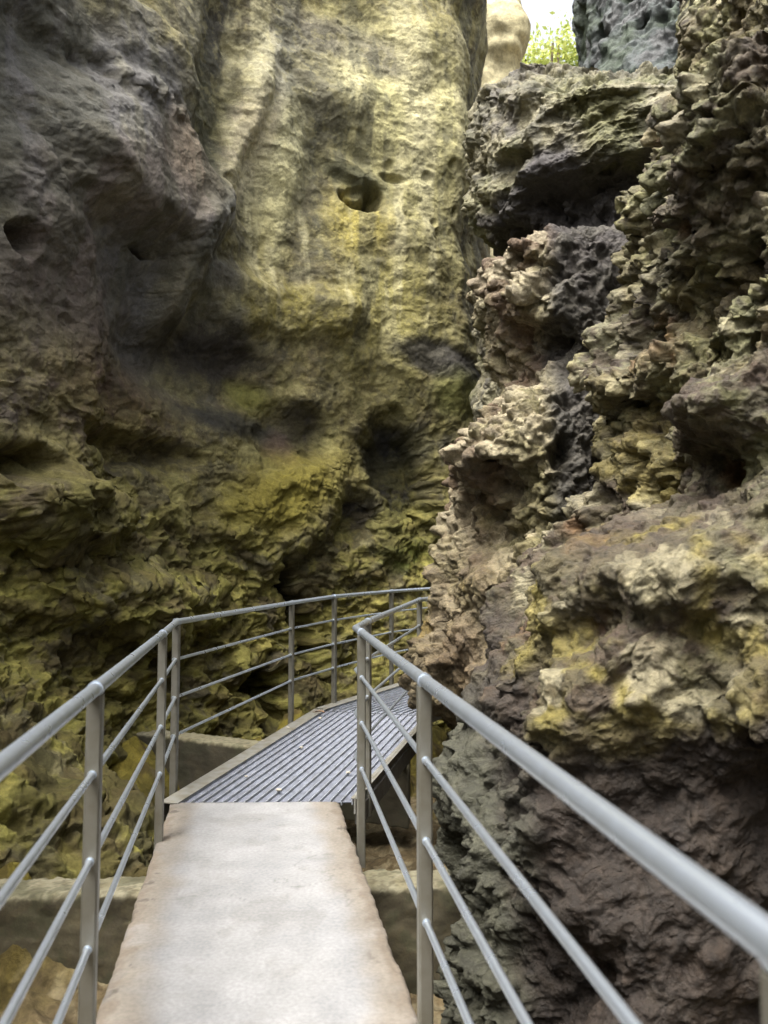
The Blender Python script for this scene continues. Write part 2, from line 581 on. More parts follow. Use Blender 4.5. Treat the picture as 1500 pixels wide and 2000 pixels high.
    mix(.9 * mk(795, 900, 50, 80, 15, .4), (58, 57, 56))  # tall hollow: its shade painted over the stain
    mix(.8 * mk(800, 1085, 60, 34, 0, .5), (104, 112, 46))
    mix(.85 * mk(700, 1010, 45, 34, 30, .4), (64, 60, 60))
    mix(.9 * mk(595, 1215, 20, 100, 18, .3), (58, 54, 42))  # narrow cavity, its shade painted in
    mix(.9 * mk(522, 1345, 30, 50, 25, .3), (50, 48, 42))  # low cavity, likewise darkened to carry its shade
    mix(.8 * mk(690, 345, 60, 20, -15, .5), (92, 92, 70))
    foot_z = smooth(1.2, .2, Zf + .3 * n1)
    # moss on the lower wall
    mm = low * smooth(-.35, .25, n2 + .3 * n1 + .15)
    mix(.88 * mm, (146, 141, 72))
    mix(.8 * low * smooth(.05, .4, n2) * smooth(-.1, .4, n1), (166, 156, 86))
    mix(.6 * low * smooth(.15, .5, -n1), (76, 72, 42))
    mix(.6 * low * smooth(.3, .9, cid2), (92, 80, 50))
    mix(.6 * foot_z * smooth(.0, .4, fbm(W, 1.6, 4, 215, .6)), (84, 74, 46))
    mix(.5 * foot_z * smooth(.0, .4, fbm(W, 3.1, 4, 217, .6)), (66, 64, 36))
    mix(.8 * mk(550, 960, 130, 60, 30, .6), (134, 124, 50))
    mix(.6 * mk(110, 1000, 90, 60, 0, .5), (92, 88, 44))
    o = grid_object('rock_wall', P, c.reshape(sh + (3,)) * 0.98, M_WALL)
    tag(o, 'tall mossy limestone wall curving behind the walkway, with a dark bulge and a round pocket', 'rock wall')
    return o


build_left_wall()


# ------------------------------------------------------------------ craggy outcrops on the other side
def outcrop(name, label, centre, ry, prof, zr, nth, nz, th_range, seed, style, post=None, colfn=None, freq=1.0):
    """a rock mass round a vertical axis; prof = [(z, x of its gorge-side edge)]"""
    cx, cy = centre
    th_back = np.linspace(th_range[1], th_range[0] + 2 * math.pi, 60, endpoint=False)
    th = np.r_[np.linspace(th_range[0], th_range[1], nth, endpoint=False), th_back]
    z = np.linspace(zr[0], zr[1], nz)
    if 'zknots' in style: z = np.interp(np.linspace(0, 1, nz), *style['zknots'])
    T, Z = np.meshgrid(th, z, indexing='ij')
    pz = np.array([p[0] for p in prof]); px = np.array([p[1] for p in prof])
    o_ = np.argsort(pz)
    xl = np.interp(Z, pz[o_], px[o_])
    RX = cx - xl
    RY = np.full_like(RX, ry)
    if style.get('ryscale') is not None: RY = RY * style['ryscale'](Z)
    c, s_ = np.cos(T), np.sin(T)
    ex = style.get('exp', 0.8)
    X = cx + RX * np.sign(c) * np.abs(c) ** ex
    Y = cy + RY * np.sign(s_) * np.abs(s_) ** ex
    P = np.stack([X, Y, Z], -1).astype(np.float32)
    sh = T.shape
    N = np.stack([c, s_, np.zeros_like(c)], -1)
    # macro
    Pf = P.reshape(-1, 3)
    R = style.get('rot')
    Q = Pf @ np.array(R, np.float32).T if R is not None else Pf
    W = warp(Q, 0.9 * freq, 0.16 / freq, seed)
    am = style.get('amp', 1.0)
    ST = (1.15, .8, .48)
    d = am * (0.20 * fbm(W, 0.75 * freq, 3, seed + 50, .5, False, ST) + 0.20 * fbm(W, 1.1 * freq, 4, seed + 3, .5, True, ST))
    f1, f2, cid = worley(W, 2.2 * freq, seed + 5, (1.1, 1, .7))
    d += am * 0.26 * (0.60 - f1) / freq
    if post is not None: d += post(T.reshape(-1), Pf)
    # closing at the top
    top = smooth(zr[1], zr[1] - 0.5, Z).reshape(-1)
    P = P + N * d.reshape(sh)[..., None]
    k = (1 - top.reshape(sh)) * style.get('taper', 0.75)
    P[..., 0] += (cx - P[..., 0]) * k; P[..., 1] += (cy - P[..., 1]) * k
    # even spacing up each column, so ledges are as finely built as cliffs
    ds = np.linalg.norm(np.diff(P, axis=1), axis=2)
    ds = ds + 0.25 * ds.mean()
    cs = np.concatenate([np.zeros((len(P), 1)), np.cumsum(ds, axis=1)], 1)
    cs /= cs[:, -1:]
    cs = cs * .75 + cs.mean(0) * .25
    for i_ in range(len(P)):
        tt = np.linspace(0, 1, P.shape[1])
        col_ = P[i_].copy()
        for k_ in range(3): P[i_, :, k_] = np.interp(tt, cs[i_], col_[:, k_])
    if style.get('slope_top'):
        yy = np.clip(P[..., 1], 6.6, 9.6)
        P[..., 2] = np.where(P[..., 2] > 5.3, 5.3 + (P[..., 2] - 5.3) * (1.45 + .668 * yy - 5.3) / (1.45 + .668 * 9.2 - 5.3), P[..., 2])
    Nn = normals_of(P, True)
    if (Nn * N).sum(-1).mean() < 0: Nn = -Nn
    Pf2 = P.reshape(-1, 3)
    W2 = warp(Pf2 @ np.array(R, np.float32).T if R is not None else Pf2, 3.0 * freq, 0.06 / freq, seed + 7)
    g1, g2, cid2 = worley(W2, 4.6 * freq, seed + 15)
    h1, h2, cid3 = worley(W2, 10.5 * freq, seed + 25)
    bl = fbm(W2, 3.0 * freq, 7, seed + 93, .58, True)
    rr = fbm(W2, 2.4 * freq, 7, seed + 33, .60, True)
    rough = smooth(-.4, .3, fbm(Pf2, .8, 2, seed + 70))
    if style.get('rough') is not None: rough = rough * style['rough'](Pf2)
    q1, q2, _ = worley(W2, 23 * freq, seed + 83)
    e = (0.16 * (0.55 - g1) + 0.085 * (0.5 - h1) * (.5 + cid2) + .034 * (.5 - q1) + 0.03 * rr - 0.075 * bl) / freq * (0.35 + .75 * rough)
    pz_, _, pc = worley(W2, 3.4 * freq, seed + 44)
    e -= 0.24 / freq * smooth(0.42, 0.12, pz_) * rough * smooth(.3, .5, pc)
    e += 0.022 * fbm(W2, 14, 4, seed + 60, .7)
    Nd = Nn * .55 + N * .45
    P = P + Nd * (e * am).reshape(sh)[..., None]
    C = colfn(P.reshape(-1, 3), W2, cid, cid2, cid3, rough, seed, Nn.reshape(-1, 3)) 
    o = grid_object(name, P, C.reshape(sh + (3,)), M_TUFA, True)
    tag(o, label, 'rock')
    return o


def mixer(n, base):
    c = np.zeros((n, 3), np.float32); c[:] = lin(base)

    def mix(m, rgb):
        m = np.clip(m, 0, 1)[:, None]
        c[:] = c * (1 - m) + lin(rgb).astype(np.float32) * m
    return c, mix


def blob(P, p, r, soft=.4):
    d = np.linalg.norm((P - np.array(p, np.float32)) / np.array(r, np.float32), axis=1)
    return 1 - smooth(1 - soft, 1 + soft, d)


def slant_blob(P, p, r, soft=.4):
    d = P - np.array(p, np.float32)
    a = d[:, 0] * .81 - d[:, 2] * .59; b = d[:, 0] * .59 + d[:, 2] * .81
    m = (r[0] + r[2]) / 2
    q = np.sqrt((a / (m * .75)) ** 2 + (d[:, 1] / r[1]) ** 2 + (b / (m * 1.45)) ** 2)
    return 1 - smooth(1 - soft, 1 + soft, q)


def col_near(P, W, cid, cid2, cid3, rough, seed, Nn):
    c, mix = mixer(len(P), (90, 82, 58))
    n1 = fbm(P, 1.1, 4, seed + 300, .6); n2 = fbm(W, 4, 4, seed + 310, .6); n3 = fbm(P, 2.1, 3, seed + 320, .6)
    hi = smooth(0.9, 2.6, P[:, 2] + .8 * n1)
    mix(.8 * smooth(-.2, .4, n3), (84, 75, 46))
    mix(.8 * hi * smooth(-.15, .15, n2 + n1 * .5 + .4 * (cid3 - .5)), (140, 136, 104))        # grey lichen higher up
    mix(.6 * hi * smooth(.0, .3, n1), (126, 126, 84))
    mix(.6 * smooth(.1, .3, fbm(W, 5.5, 4, seed + 350, .65)) * hi, (74, 67, 58))
    mix(.75 * smooth(.12, .22, fbm(P, 3.0, 5, seed + 360, .65)), (78, 64, 50))
    mix(.7 * smooth(.2, .55, -n2) * (1 - hi), (72, 56, 46))
    mix(.6 * smooth(.5, .7, cid2) * smooth(-.1, .15, n2), (172, 164, 132))
    mix(.8 * smooth(.0, .3, fbm(P, 1.6, 4, seed + 330, .6)) * smooth(.5, 1.0, P[:, 2]) * (1 - .75 * hi), (142, 130, 56))   # ochre moss
    mix(.5 * smooth(.3, .6, fbm(P, 1.9, 3, seed + 340)), (140, 98, 52))
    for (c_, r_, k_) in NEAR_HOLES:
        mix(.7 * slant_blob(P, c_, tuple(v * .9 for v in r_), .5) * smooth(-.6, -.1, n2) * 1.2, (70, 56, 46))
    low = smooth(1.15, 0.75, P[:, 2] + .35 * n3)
    mix(.97 * low, (54, 45, 37))  # brown rock, deepened so the colour carries the hollow's shade
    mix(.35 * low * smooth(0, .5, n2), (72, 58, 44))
    mix(.8 * smooth(1.0, .5, P[:, 2]) * smooth(.66, .48, P[:, 0] + .12 * n1), (84, 85, 68))
    return c


def col_mid(P, W, cid, cid2, cid3, rough, seed, Nn):
    c, mix = mixer(len(P), (124, 112, 86))
    n1 = fbm(P, .9, 4, seed + 300, .6); n2 = fbm(W, 3.2, 4, seed + 310, .6)
    mix(.8 * smooth(-.2, .15, n2 + .4 * (cid3 - .5)), (152, 143, 106))
    mix(.7 * smooth(.0, .5, n1), (112, 106, 62))
    mix(.7 * smooth(.15, .5, -n1), (96, 72, 54))
    mix(.6 * smooth(.5, .7, cid2), (180, 169, 138))
    low = smooth(2.2, 1.0, P[:, 2] + .5 * n1)
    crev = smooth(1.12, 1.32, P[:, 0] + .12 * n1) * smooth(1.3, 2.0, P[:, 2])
    mix(.85 * crev, (58, 56, 55))  # dark rock band: crevice shade put into the colour
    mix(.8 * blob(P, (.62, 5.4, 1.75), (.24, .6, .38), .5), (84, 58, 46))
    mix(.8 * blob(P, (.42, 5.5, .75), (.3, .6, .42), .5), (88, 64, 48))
    mix(.6 * low, (98, 82, 54))
    mix(.6 * smooth(.2, .6, fbm(P, 1.7, 3, seed + 330)) * low, (132, 114, 50))
    return c


def col_high(P, W, cid, cid2, cid3, rough, seed, Nn):
    c, mix = mixer(len(P), (112, 108, 88))
    n1 = fbm(P, .9, 4, seed + 300, .6); n2 = fbm(W, 3.2, 4, seed + 310, .6)
    mix(.7 * smooth(-.2, .2, n2), (152, 145, 114))
    mix(.7 * smooth(.0, .5, n1), (108, 108, 62))
    mix(.7 * smooth(.15, .5, -n1), (80, 74, 68))
    mix(.85 * smooth(5.7, 5.45, P[:, 2] + .3 * n1) * smooth(4.75, 4.95, P[:, 2] + .2 * n2), (66, 62, 62))  # shade of the overhang's underside painted into the colour
    return c


def col_cleft(P, W, cid, cid2, cid3, rough, seed, Nn):
    c, mix = mixer(len(P), (74, 82, 80))
    n2 = fbm(W, 2.2, 4, seed + 310, .6)
    mix(.7 * smooth(-.2, .4, n2), (70, 84, 60))
    mix(.7 * smooth(.1, .5, -n2), (96, 96, 96))
    return c


def zx(rows, D):
    """picture rows of the rock's edge, turned into height and x at the rock's own distance"""
    out = []
    for px, py in rows:
        r = ray(px, py)
        out.append((EYE + r[2] / r[1] * D, r[0] / r[1] * D))
    return out


ROT = Matrix.Rotation(rad(-36), 3, 'Y')
ROT = [list(r) for r in ROT]

# near mass
near_prof = zx([(1360, -80), (1330, 0), (1290, 100), (1260, 200), (1215, 280), (1190, 350), (1185, 450), (1180, 560), (1160, 640), (1160, 720), (1135, 800), (1120, 900), (1100, 1000), (1085, 1050), (1050, 1120), (1005, 1200), (960, 1280), (920, 1350), (895, 1430), (885, 1520), (890, 1700), (900, 2000)], 3.8)
near_prof = [(z, x + .20 + .12 * float(np.clip((z - 1.7) / .4, 0, 1))) for z, x in near_prof]


NEAR_HOLES = [((1.35, 3.30, 2.66), (.16, .9, .17), .6), ((1.32, 3.25, 2.31), (.18, .9, .13), .55), ((1.06, 3.60, 1.78), (.24, 1.0, .34), .36),
              ((1.20, 3.35, 1.88), (.14, .5, .14), .35), ((1.34, 3.00, 1.86), (.18, .9, .2), .4), ((1.48, 3.20, 2.98), (.18, .5, .14), .4),
              ((1.16, 3.70, 3.00), (.14, .5, .20), .35), ((1.35, 2.90, 1.15), (.26, .5, .10), .35), ((.82, 3.60, 1.28), (.2, .6, .16), .12),
              ((1.60, 2.90, 2.30), (.14, .4, .16), .3)]


def near_post(T, P):
    z = P[:, 2]
    front = smooth(-2.75, -2.2, T - 2 * math.pi)
    f2_ = smooth(0.95, 0.6, z + .12 * fbm(P, 1.6, 3, 900)) * front
    d = -1.0 * f2_ + .14 * fbm(P, .9, 2, 910)
    # belly that overhangs the hollow, and the ledge above
    d += 0.08 * np.exp(-((z - 1.15) / .25) ** 2) * front
    d += .18 * blob(P, (.88, 3.5, 1.42), (.24, .6, .20), .8) + .18 * blob(P, (1.25, 3.0, 1.42), (.16, .4, .14), .7)
    for (c_, r_, k_) in NEAR_HOLES: d -= k_ * .8 * slant_blob(P, c_, r_, .8)
    return d


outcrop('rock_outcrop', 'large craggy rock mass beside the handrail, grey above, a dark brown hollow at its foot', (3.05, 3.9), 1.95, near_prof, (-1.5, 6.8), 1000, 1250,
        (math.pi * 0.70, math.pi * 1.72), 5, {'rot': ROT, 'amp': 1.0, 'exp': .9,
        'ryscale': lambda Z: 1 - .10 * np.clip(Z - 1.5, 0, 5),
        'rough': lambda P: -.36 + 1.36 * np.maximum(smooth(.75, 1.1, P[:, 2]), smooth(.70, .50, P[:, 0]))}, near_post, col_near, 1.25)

# mid mass
mid_prof = zx([(1010, 380), (985, 440), (965, 500), (960, 600), (965, 700), (955, 780), (905, 850), (872, 900), (868, 1000), (875, 1060), (855, 1130), (835, 1200), (822, 1300), (818, 1400), (830, 1500), (840, 1700), (850, 2000)], 6.0)
mid_prof = [(z, x + .12) for z, x in mid_prof]


def mid_post(T, P):
    z = P[:, 2]
    d = -0.35 * blob(P, (.75, 5.6, 1.85), (.5, .7, .35), .6)
    d += 0.15 * blob(P, (.5, 5.6, 2.35), (.5, .7, .3), .6)
    d -= 0.35 * blob(P, (1.0, 5.6, 3.1), (.4, .8, .3), .6)
    d -= 0.3 * smooth(.45, .1, z)
    d -= .7 * smooth(1.12, 1.40, P[:, 0]) * smooth(1.2, 1.8, z)
    return d


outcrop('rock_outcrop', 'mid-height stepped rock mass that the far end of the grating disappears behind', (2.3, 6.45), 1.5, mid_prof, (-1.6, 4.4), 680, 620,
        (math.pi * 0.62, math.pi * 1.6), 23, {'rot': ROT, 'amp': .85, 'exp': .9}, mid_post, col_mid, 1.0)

# high block under the opening
high_prof = zx([(945, 40), (930, 120), (925, 180), (915, 250), (922, 320), (925, 400), (940, 430), (935, 480), (930, 560), (930, 800), (930, 1200)], 8.8)
high_prof = [(z, x + .12) for z, x in high_prof]


def high_post(T, P):
    z = P[:, 2]
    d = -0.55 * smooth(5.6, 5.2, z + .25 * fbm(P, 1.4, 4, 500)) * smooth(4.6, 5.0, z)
    d -= 0.3 * blob(P, (1.2, 7.6, 6.0), (.3, .5, .25), .6)
    return d


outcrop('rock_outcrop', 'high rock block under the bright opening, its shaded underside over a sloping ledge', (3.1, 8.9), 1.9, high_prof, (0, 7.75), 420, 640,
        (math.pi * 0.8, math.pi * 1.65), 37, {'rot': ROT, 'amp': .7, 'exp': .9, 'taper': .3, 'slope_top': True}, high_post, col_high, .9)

# rock behind the gap
back_prof = zx([(1175, -60), (1190, 0), (1185, 60), (1175, 100), (1120, 300), (1120, 800)], 9.5)
outcrop('rock_outcrop', 'dark greenish rock at the back of the cleft, beside the bright opening', (4.6, 10.2), 1.6, back_prof, (2, 10.5), 260, 420,
        (math.pi * 0.8, math.pi * 1.65), 51, {'amp': .6, 'exp': .9}, None, col_cleft, .9)


# rock wall on this side behind the camera and beyond
def side_wall(name, label, plan, zr, nu, nv, seed, base, rel=1.0):
    cv = catmull(np.array(plan, float), 60)
    sg = np.r_[0, np.cumsum(np.linalg.norm(np.diff(cv, axis=0), axis=1))]
    s = np.linspace(0, sg[-1], nu)
    z = np.linspace(zr[0], zr[1], nv)
    S, Z = np.meshgrid(s, z, indexing='ij')
    P = np.stack([np.interp(S, sg, cv[:, 0]), np.interp(S, sg, cv[:, 1]), Z], -1).astype(np.float32)
    Pf = P.reshape(-1, 3)
    W = warp(Pf, 1.0, .25, seed)
    f1, _, cid = worley(W, 1.6, seed)
    d = .5 * fbm(Pf, .5, 3, seed + 1) + (1 - rel) * .16 * facet(W, 1.1, seed + 4) + rel * (.3 * (0.6 - f1) + .12 * fbm(W, 2.5, 4, seed + 3, .5, True))
    N = normals_of(P)
    P = P + N * d.reshape(S.shape)[..., None]
    c, mix = mixer(len(Pf), base)
    mix(smooth(-.2, .4, fbm(Pf, 1.2, 4, seed + 9)) * .7, tuple(int(v * .78) for v in base))
    o = grid_object(name, P, c.reshape(S.shape + (3,)), M_WALL)
    return tag(o, label, 'rock wall')


side_wall('rock_wall', 'brown rock wall of the gorge continuing past the near rock mass', [(4.2, 6), (3.0, 2.6), (2.1, 0.6), (1.9, -2), (2.2, -5), (2.8, -8)], (-1.6, 6.5), 260, 200, 71, (104, 92, 74))
side_wall('rock_wall', 'sunlit cream rock face seen through the opening', [(3.5, 24), (3.42, 19.5), (3.25, 17.4), (2.4, 17.0), (1.4, 17.3), (-0.5, 18.5)], (-1, 15), 160, 260, 81, (216, 206, 164), .5)


# ------------------------------------------------------------------ ground
def build_ground():
    xs = np.r_[np.linspace(-300, -6, 12, endpoint=False), np.linspace(-6, 4.5, 560, endpoint=False), np.linspace(4.5, 300, 12)]
    ys = np.r_[np.linspace(-300, -8, 12, endpoint=False), np.linspace(-8, 2, 60, endpoint=False), np.linspace(2, 12, 560, endpoint=False), np.linspace(12, 300, 14)]
    X, Y = np.meshgrid(xs, ys, indexing='ij')
    Pf = np.stack([X, Y, np.zeros_like(X)], -1).reshape(-1, 3).astype(np.float32)
    # distance to the left wall
    cc = CURVE[::20]
    dm = np.full(len(Pf), 1e9, np.float32)
    for p in cc:
        dm = np.minimum(dm, np.hypot(Pf[:, 0] - p[0], Pf[:, 1] - p[1]))
    rise = np.clip(1 - (dm - .5) / 1.7, 0, 1) * smooth(3.6, 5.2, Pf[:, 1])
    inside = (np.abs(Pf[:, 0]) < 7) & (Pf[:, 1] > -9) & (Pf[:, 1] < 13)
    h = -.90 + 0.3 * rise ** 1.2
    W = warp(Pf, 1.0, .25, 400)
    f1, _, c1 = worley(W, 1.45, 401); g1, _, c2 = worley(W, 4.2, 402); k1, _, c3 = worley(W, 11, 403)
    bould = (0.12 + .88 * smooth(.03, .3, rise))
    fa = facet(W, 2.2, 471); fb = facet(W, 6, 472)
    h += inside * (0.75 * (0.62 - f1) * bould + 0.16 * (.55 - g1) * bould + .22 * fa * bould + .07 * fb * (.2 + .8 * bould) + 0.03 * (.5 - k1) + .05 * fbm(Pf, 5, 3, 410))
    h += inside * .12 * fbm(Pf, .7, 3, 420)
    P = Pf.copy(); P[:, 2] = h
    P[:, 0] += inside * .05 * fbm(Pf, 4, 3, 430); P[:, 1] += inside * .05 * fbm(Pf, 4, 3, 440)
    n1 = fbm(Pf, 1.2, 4, 450, .6); n2 = fbm(W, 4, 4, 460, .6)
    c, mix = mixer(len(Pf), (112, 98, 72))
    mix(.6 * smooth(.5, .8, c3), (158, 146, 116))
    mix(.6 * smooth(.1, .4, -n2), (84, 72, 52))
    mo = smooth(.02, .25, rise + .1 * n1) 
    mix(.92 * mo * smooth(-.5, .0, n2 + .3), (120, 110, 44))
    mix(.7 * mo * smooth(-.1, .4, n1), (92, 86, 40))
    mix(.6 * mo * smooth(.1, .5, n2), (138, 124, 56))
    mix(.8 * mo * smooth(.1, .35, fbm(W, 2.6, 4, 480, .6)), (78, 66, 42))
    mix(.7 * mo * smooth(.45, .8, f1), (58, 54, 34))
    o = grid_object('ground', P.reshape(X.shape + (3,)), c.reshape(X.shape + (3,)), M_GROUND)
    tag(o, kind='structure')


build_ground()


# ------------------------------------------------------------------ concrete
def concrete_material(name, pale, brown, edge_stain=True):
    m, nt, b = new_mat(name)
    N, L = nt.nodes, nt.links
    att = N.new('ShaderNodeAttribute'); att.attribute_name = 'tint'
    geo = N.new('ShaderNodeNewGeometry')
    n2 = N.new('ShaderNodeTexNoise'); n2.inputs['Scale'].default_value = 60; n2.inputs['Detail'].default_value = 6
    n1 = N.new('ShaderNodeTexNoise'); n1.inputs['Scale'].default_value = 6; n1.inputs['Detail'].default_value = 6
    for n in (n1, n2): L.new(geo.outputs['Position'], n.inputs['Vector'])
    r = N.new('ShaderNodeMapRange'); r.inputs[1].default_value = .3; r.inputs[2].default_value = .7; r.inputs[3].default_value = .88; r.inputs[4].default_value = 1.10
    L.new(n1.outputs[0], r.inputs[0])
    r2 = N.new('ShaderNodeMapRange'); r2.inputs[1].default_value = .3; r2.inputs[2].default_value = .7; r2.inputs[3].default_value = .86; r2.inputs[4].default_value = 1.12
    L.new(n2.outputs[0], r2.inputs[0])
    mu = N.new('ShaderNodeMath'); mu.operation = 'MULTIPLY'; L.new(r.outputs[0], mu.inputs[0]); L.new(r2.outputs[0], mu.inputs[1])
    vm = N.new('ShaderNodeVectorMath'); vm.operation = 'SCALE'
    L.new(att.outputs['Color'], vm.inputs[0]); L.new(mu.outputs[0], vm.inputs['Scale']); L.new(vm.outputs[0], b.inputs['Base Color'])
    b.inputs['Roughness'].default_value = .9
    bp = N.new('ShaderNodeBump'); bp.inputs['Strength'].default_value = .35; bp.inputs['Distance'].default_value = .006
    L.new(n2.outputs[0], bp.inputs['Height']); L.new(bp.outputs[0], b.inputs['Normal'])
    return m


M_CONC = concrete_material('concrete', None, None)


def slab(name, A, B, width_dir, width, thick, nu, nw, seed, colfn, rough=.012, kind=None):
    """a cast block: runs from A to B (its left edge), extends width along width_dir; cross-section wraps round top and sides"""
    A = np.array(A, float); B = np.array(B, float); wd = np.array(width_dir, float)
    u = np.linspace(0, 1, nu)
    r = .015
    # profile: (w, z) going up the left side, over the top, down the other, and underneath
    sd = np.linspace(0, 1, 44)
    prof = [(0, -thick + (thick - r) * t) for t in sd] + [(r * .3, -r * .3)]
    prof += [(r + (width - 2 * r) * t, 0) for t in np.linspace(0, 1, nw)] + [(width - r * .3, -r * .3)]
    prof += [(width, -r - (thick - r) * t) for t in sd]
    prof += [(width * .5, -thick)]
    prof = np.array(prof)
    P = np.zeros((nu, len(prof) + 1, 3), np.float32)
    side = []
    for j in range(len(prof) + 1):
        w, z = prof[j % len(prof)]
        P[:, j] = A + (B - A) * u[:, None] + wd * w + np.array([0, 0, z])
    Pf = P.reshape(-1, 3)
    w_of = np.tile(np.r_[prof[:, 0], prof[0, 0]], nu)
    z_of = np.tile(np.r_[prof[:, 1], prof[0, 1]], nu)
    edge = np.minimum(w_of, width - w_of)
    sgn = np.where(w_of < width / 2, -1, 1)
    n = fbm(Pf, 5, 4, seed); n2 = fbm(Pf, 22, 3, seed + 5)
    k = (smooth(.10, .0, edge)) * (rough * .55 * n + rough * .08 * n2 - rough * .7 * smooth(.3, .55, fbm(Pf, 3.1, 3, seed + 8)))
    Q = Pf + wd[None, :] * (sgn * k)[:, None]
    Q[:, 2] += smooth(.05, 0, edge) * (rough * .6 * n2 - rough * .25) + .002 * n
    C = colfn(Pf, edge, z_of, w_of)
    o = grid_object(name, Q.reshape(P.shape), C.reshape(P.shape), M_CONC)
    # end caps
    me = o.data
    import bmesh
    bm = bmesh.new(); bm.from_mesh(me)
    bm.verts.ensure_lookup_table()
    nv = len(prof) + 1
    m = len(prof)
    bmesh.ops.remove_doubles(bm, verts=bm.verts, dist=1e-6)
    ed = [e for e in bm.edges if e.is_boundary]
    bmesh.ops.holes_fill(bm, edges=ed, sides=0)
    bmesh.ops.recalc_face_normals(bm, faces=bm.faces)
    bm.to_mesh(me); bm.free()
    return o


def deck_col(P, edge, z, w):
    c, mix = mixer(len(P), (161, 161, 160))
    n = fbm(P, 2.2, 4, 601, .6); n2 = fbm(P, 8, 4, 611, .6)
    mix(.5 * smooth(-.2, .5, n), (145, 146, 147))
    mix(.75 * smooth(.22, .07, edge + .07 * n), (136, 125, 108))
    mix(.6 * smooth(.07, .02, edge + .05 * n2), (112, 98, 80))
    mix(.8 * smooth(-.01, -.03, z), (104, 98, 78))
    mix(.5 * smooth(-.03, -.1, z + .05 * n2), (90, 84, 58))
    mix(.7 * smooth(.42, .62, n2 + .15 * n) * smooth(.15, .05, edge), (70, 62, 50))
    mix(.35 * smooth(.2, .5, fbm(P, 3.2, 4, 631, .6)), (132, 130, 126))
    mix(.30 * smooth(.25, .5, fbm(P, 1.6, 4, 641, .6)), (172, 172, 172))
    sp = worley(P, 7.0, 651)
    mix(.6 * smooth(.10, .05, sp[0]) * (sp[2] > .8), (88, 80, 70))
    crk = np.abs(fbm(P, 1.1, 4, 661, .55))
    mix(.35 * smooth(.010, .003, crk) * smooth(.1, .3, fbm(P, 1.0, 2, 671)), (96, 92, 86))
    return c


LE0, LE1 = (-0.93 + .172 * 4.0, 2.555 - 4.0, 0), (-1.322, 4.86, 0)
dk = slab('walkway_slab', LE0, LE1, (1, 0.02, 0), 1.045, .17, 420, 110, 600, deck_col, .016)
tag(dk, 'pale worn concrete walkway slab with brown stained edges leading to the grating', 'walkway')


def beam_col(P, edge, z, w):
    c, mix = mixer(len(P), (140, 134, 106))
    n = fbm(P, 3, 4, 701, .6); n2 = fbm(P, 10, 4, 711, .6)
    mix(.6 * smooth(-.2, .4, n), (168, 162, 136))
    mix(.4 * smooth(.1, .5, n2), (120, 108, 74))
    s = smooth(-.015, -.04, z)
    mix(.95 * s, (78, 70, 48))  # sides below the top: shade put into the colour, with mossy tones
    mix(.6 * s * smooth(-.1, .4, n), (68, 62, 42))
    mix(.4 * s * smooth(.1, .3, n2), (98, 88, 58))
    mix(.6 * smooth(.1, .3, fbm(P, 26, 3, 731, .6)), (92, 86, 62))
    mix(.5 * smooth(.15, .35, fbm(P, 5, 4, 733, .6)), (70, 72, 44))
    return c


b1 = slab('concrete_beam', (-4.6, 4.40, -.42), (.50, 4.46, -.33), (0, 1, 0), .25, .72, 320, 30, 720, beam_col, .034)
tag(b1, 'rough concrete cross wall holding up the end of the pale walkway slab', 'retaining wall')
b2 = slab('concrete_beam', (-3.2, 7.95, -.14), (0.2, 6.45, -.18), (0.1, .99, 0), .26, .5, 200, 24, 740, lambda *a: beam_col(*a) * (1 - .35 * smooth(-.015, -.04, a[2])[:, None]), .02)  # sides darkened further, their shade put into the colour
tag(b2, 'low mossy concrete wall running under the grating, behind the railing posts', 'retaining wall')

# ------------------------------------------------------------------ grating
def rise(y): return np.interp(y, [4.9, 7.0, 8.5, 12], [0, .02, .06, .12])


def grating(name, poly_left, poly_right, label, seam=None):
    """bearing bars running along the deck between two edge lines"""
    g = empty(name, ((poly_left[0][0] + poly_right[0][0]) / 2, (poly_left[0][1] + poly_right[0][1]) / 2, 0), label, 'grating')
    L0, L1 = Vector(poly_left[0]), Vector(poly_left[1]); R0, R1 = Vector(poly_right[0]), Vector(poly_right[1])
    bars = MB(); rods = MB()
    W = (R0 - L0).length
    n = int(W / .064)
    for i in range(n + 1):
        t = i / n
        a = L0.lerp(R0, t); b = L1.lerp(R1, t)
        d = (b - a); ln = d.length; d.normalize()
        M = Matrix.Rotation(math.atan2(-d.x, d.y), 3, 'Z') @ Matrix.Rotation(math.asin(d.z), 3, 'X')
        bars.box((a + b) / 2 + Vector((0, 0, -.018)), (.007, ln, .035), M)
    m = int((L1 - L0).length / .024)
    for i in range(m + 1):
        t = (i + .5) / (m + 1)
        a = L0.lerp(L1, t); b = R0.lerp(R1, t)
        rods.tube([a + Vector((0, 0, -.020)), b + Vector((0, 0, -.020))], .006, 6, False)
    bars.build('bearing_bars', M_GRATE, g)
    rods.build('cross_rods', M_GRATE_DARK, g)
    fl = MB()

    def strip(a, b, w, dz, th=.006):
        d = (b - a); ln = d.length; d.normalize()
        M = Matrix.Rotation(math.atan2(-d.x, d.y), 3, 'Z') @ Matrix.Rotation(math.asin(d.z), 3, 'X')
        fl.box((a + b) / 2 + Vector((0, 0, dz)), (w, ln, th), M)
    off = Vector((-.055, .0, 0))
    strip(L0 + off, L1 + off, .12, .0035)
    strip(L0 + off * 2.1, L1 + off * 2.1, .006, -.06, .12)
    strip(R0 - off * .3, R1 - off * .3, .012, -.04, .10)
    strip(R0 - off * .3, R1 - off * .3, .05, .0045)
    fl.build('edge_frame', M_FLANGE, g)
    return g


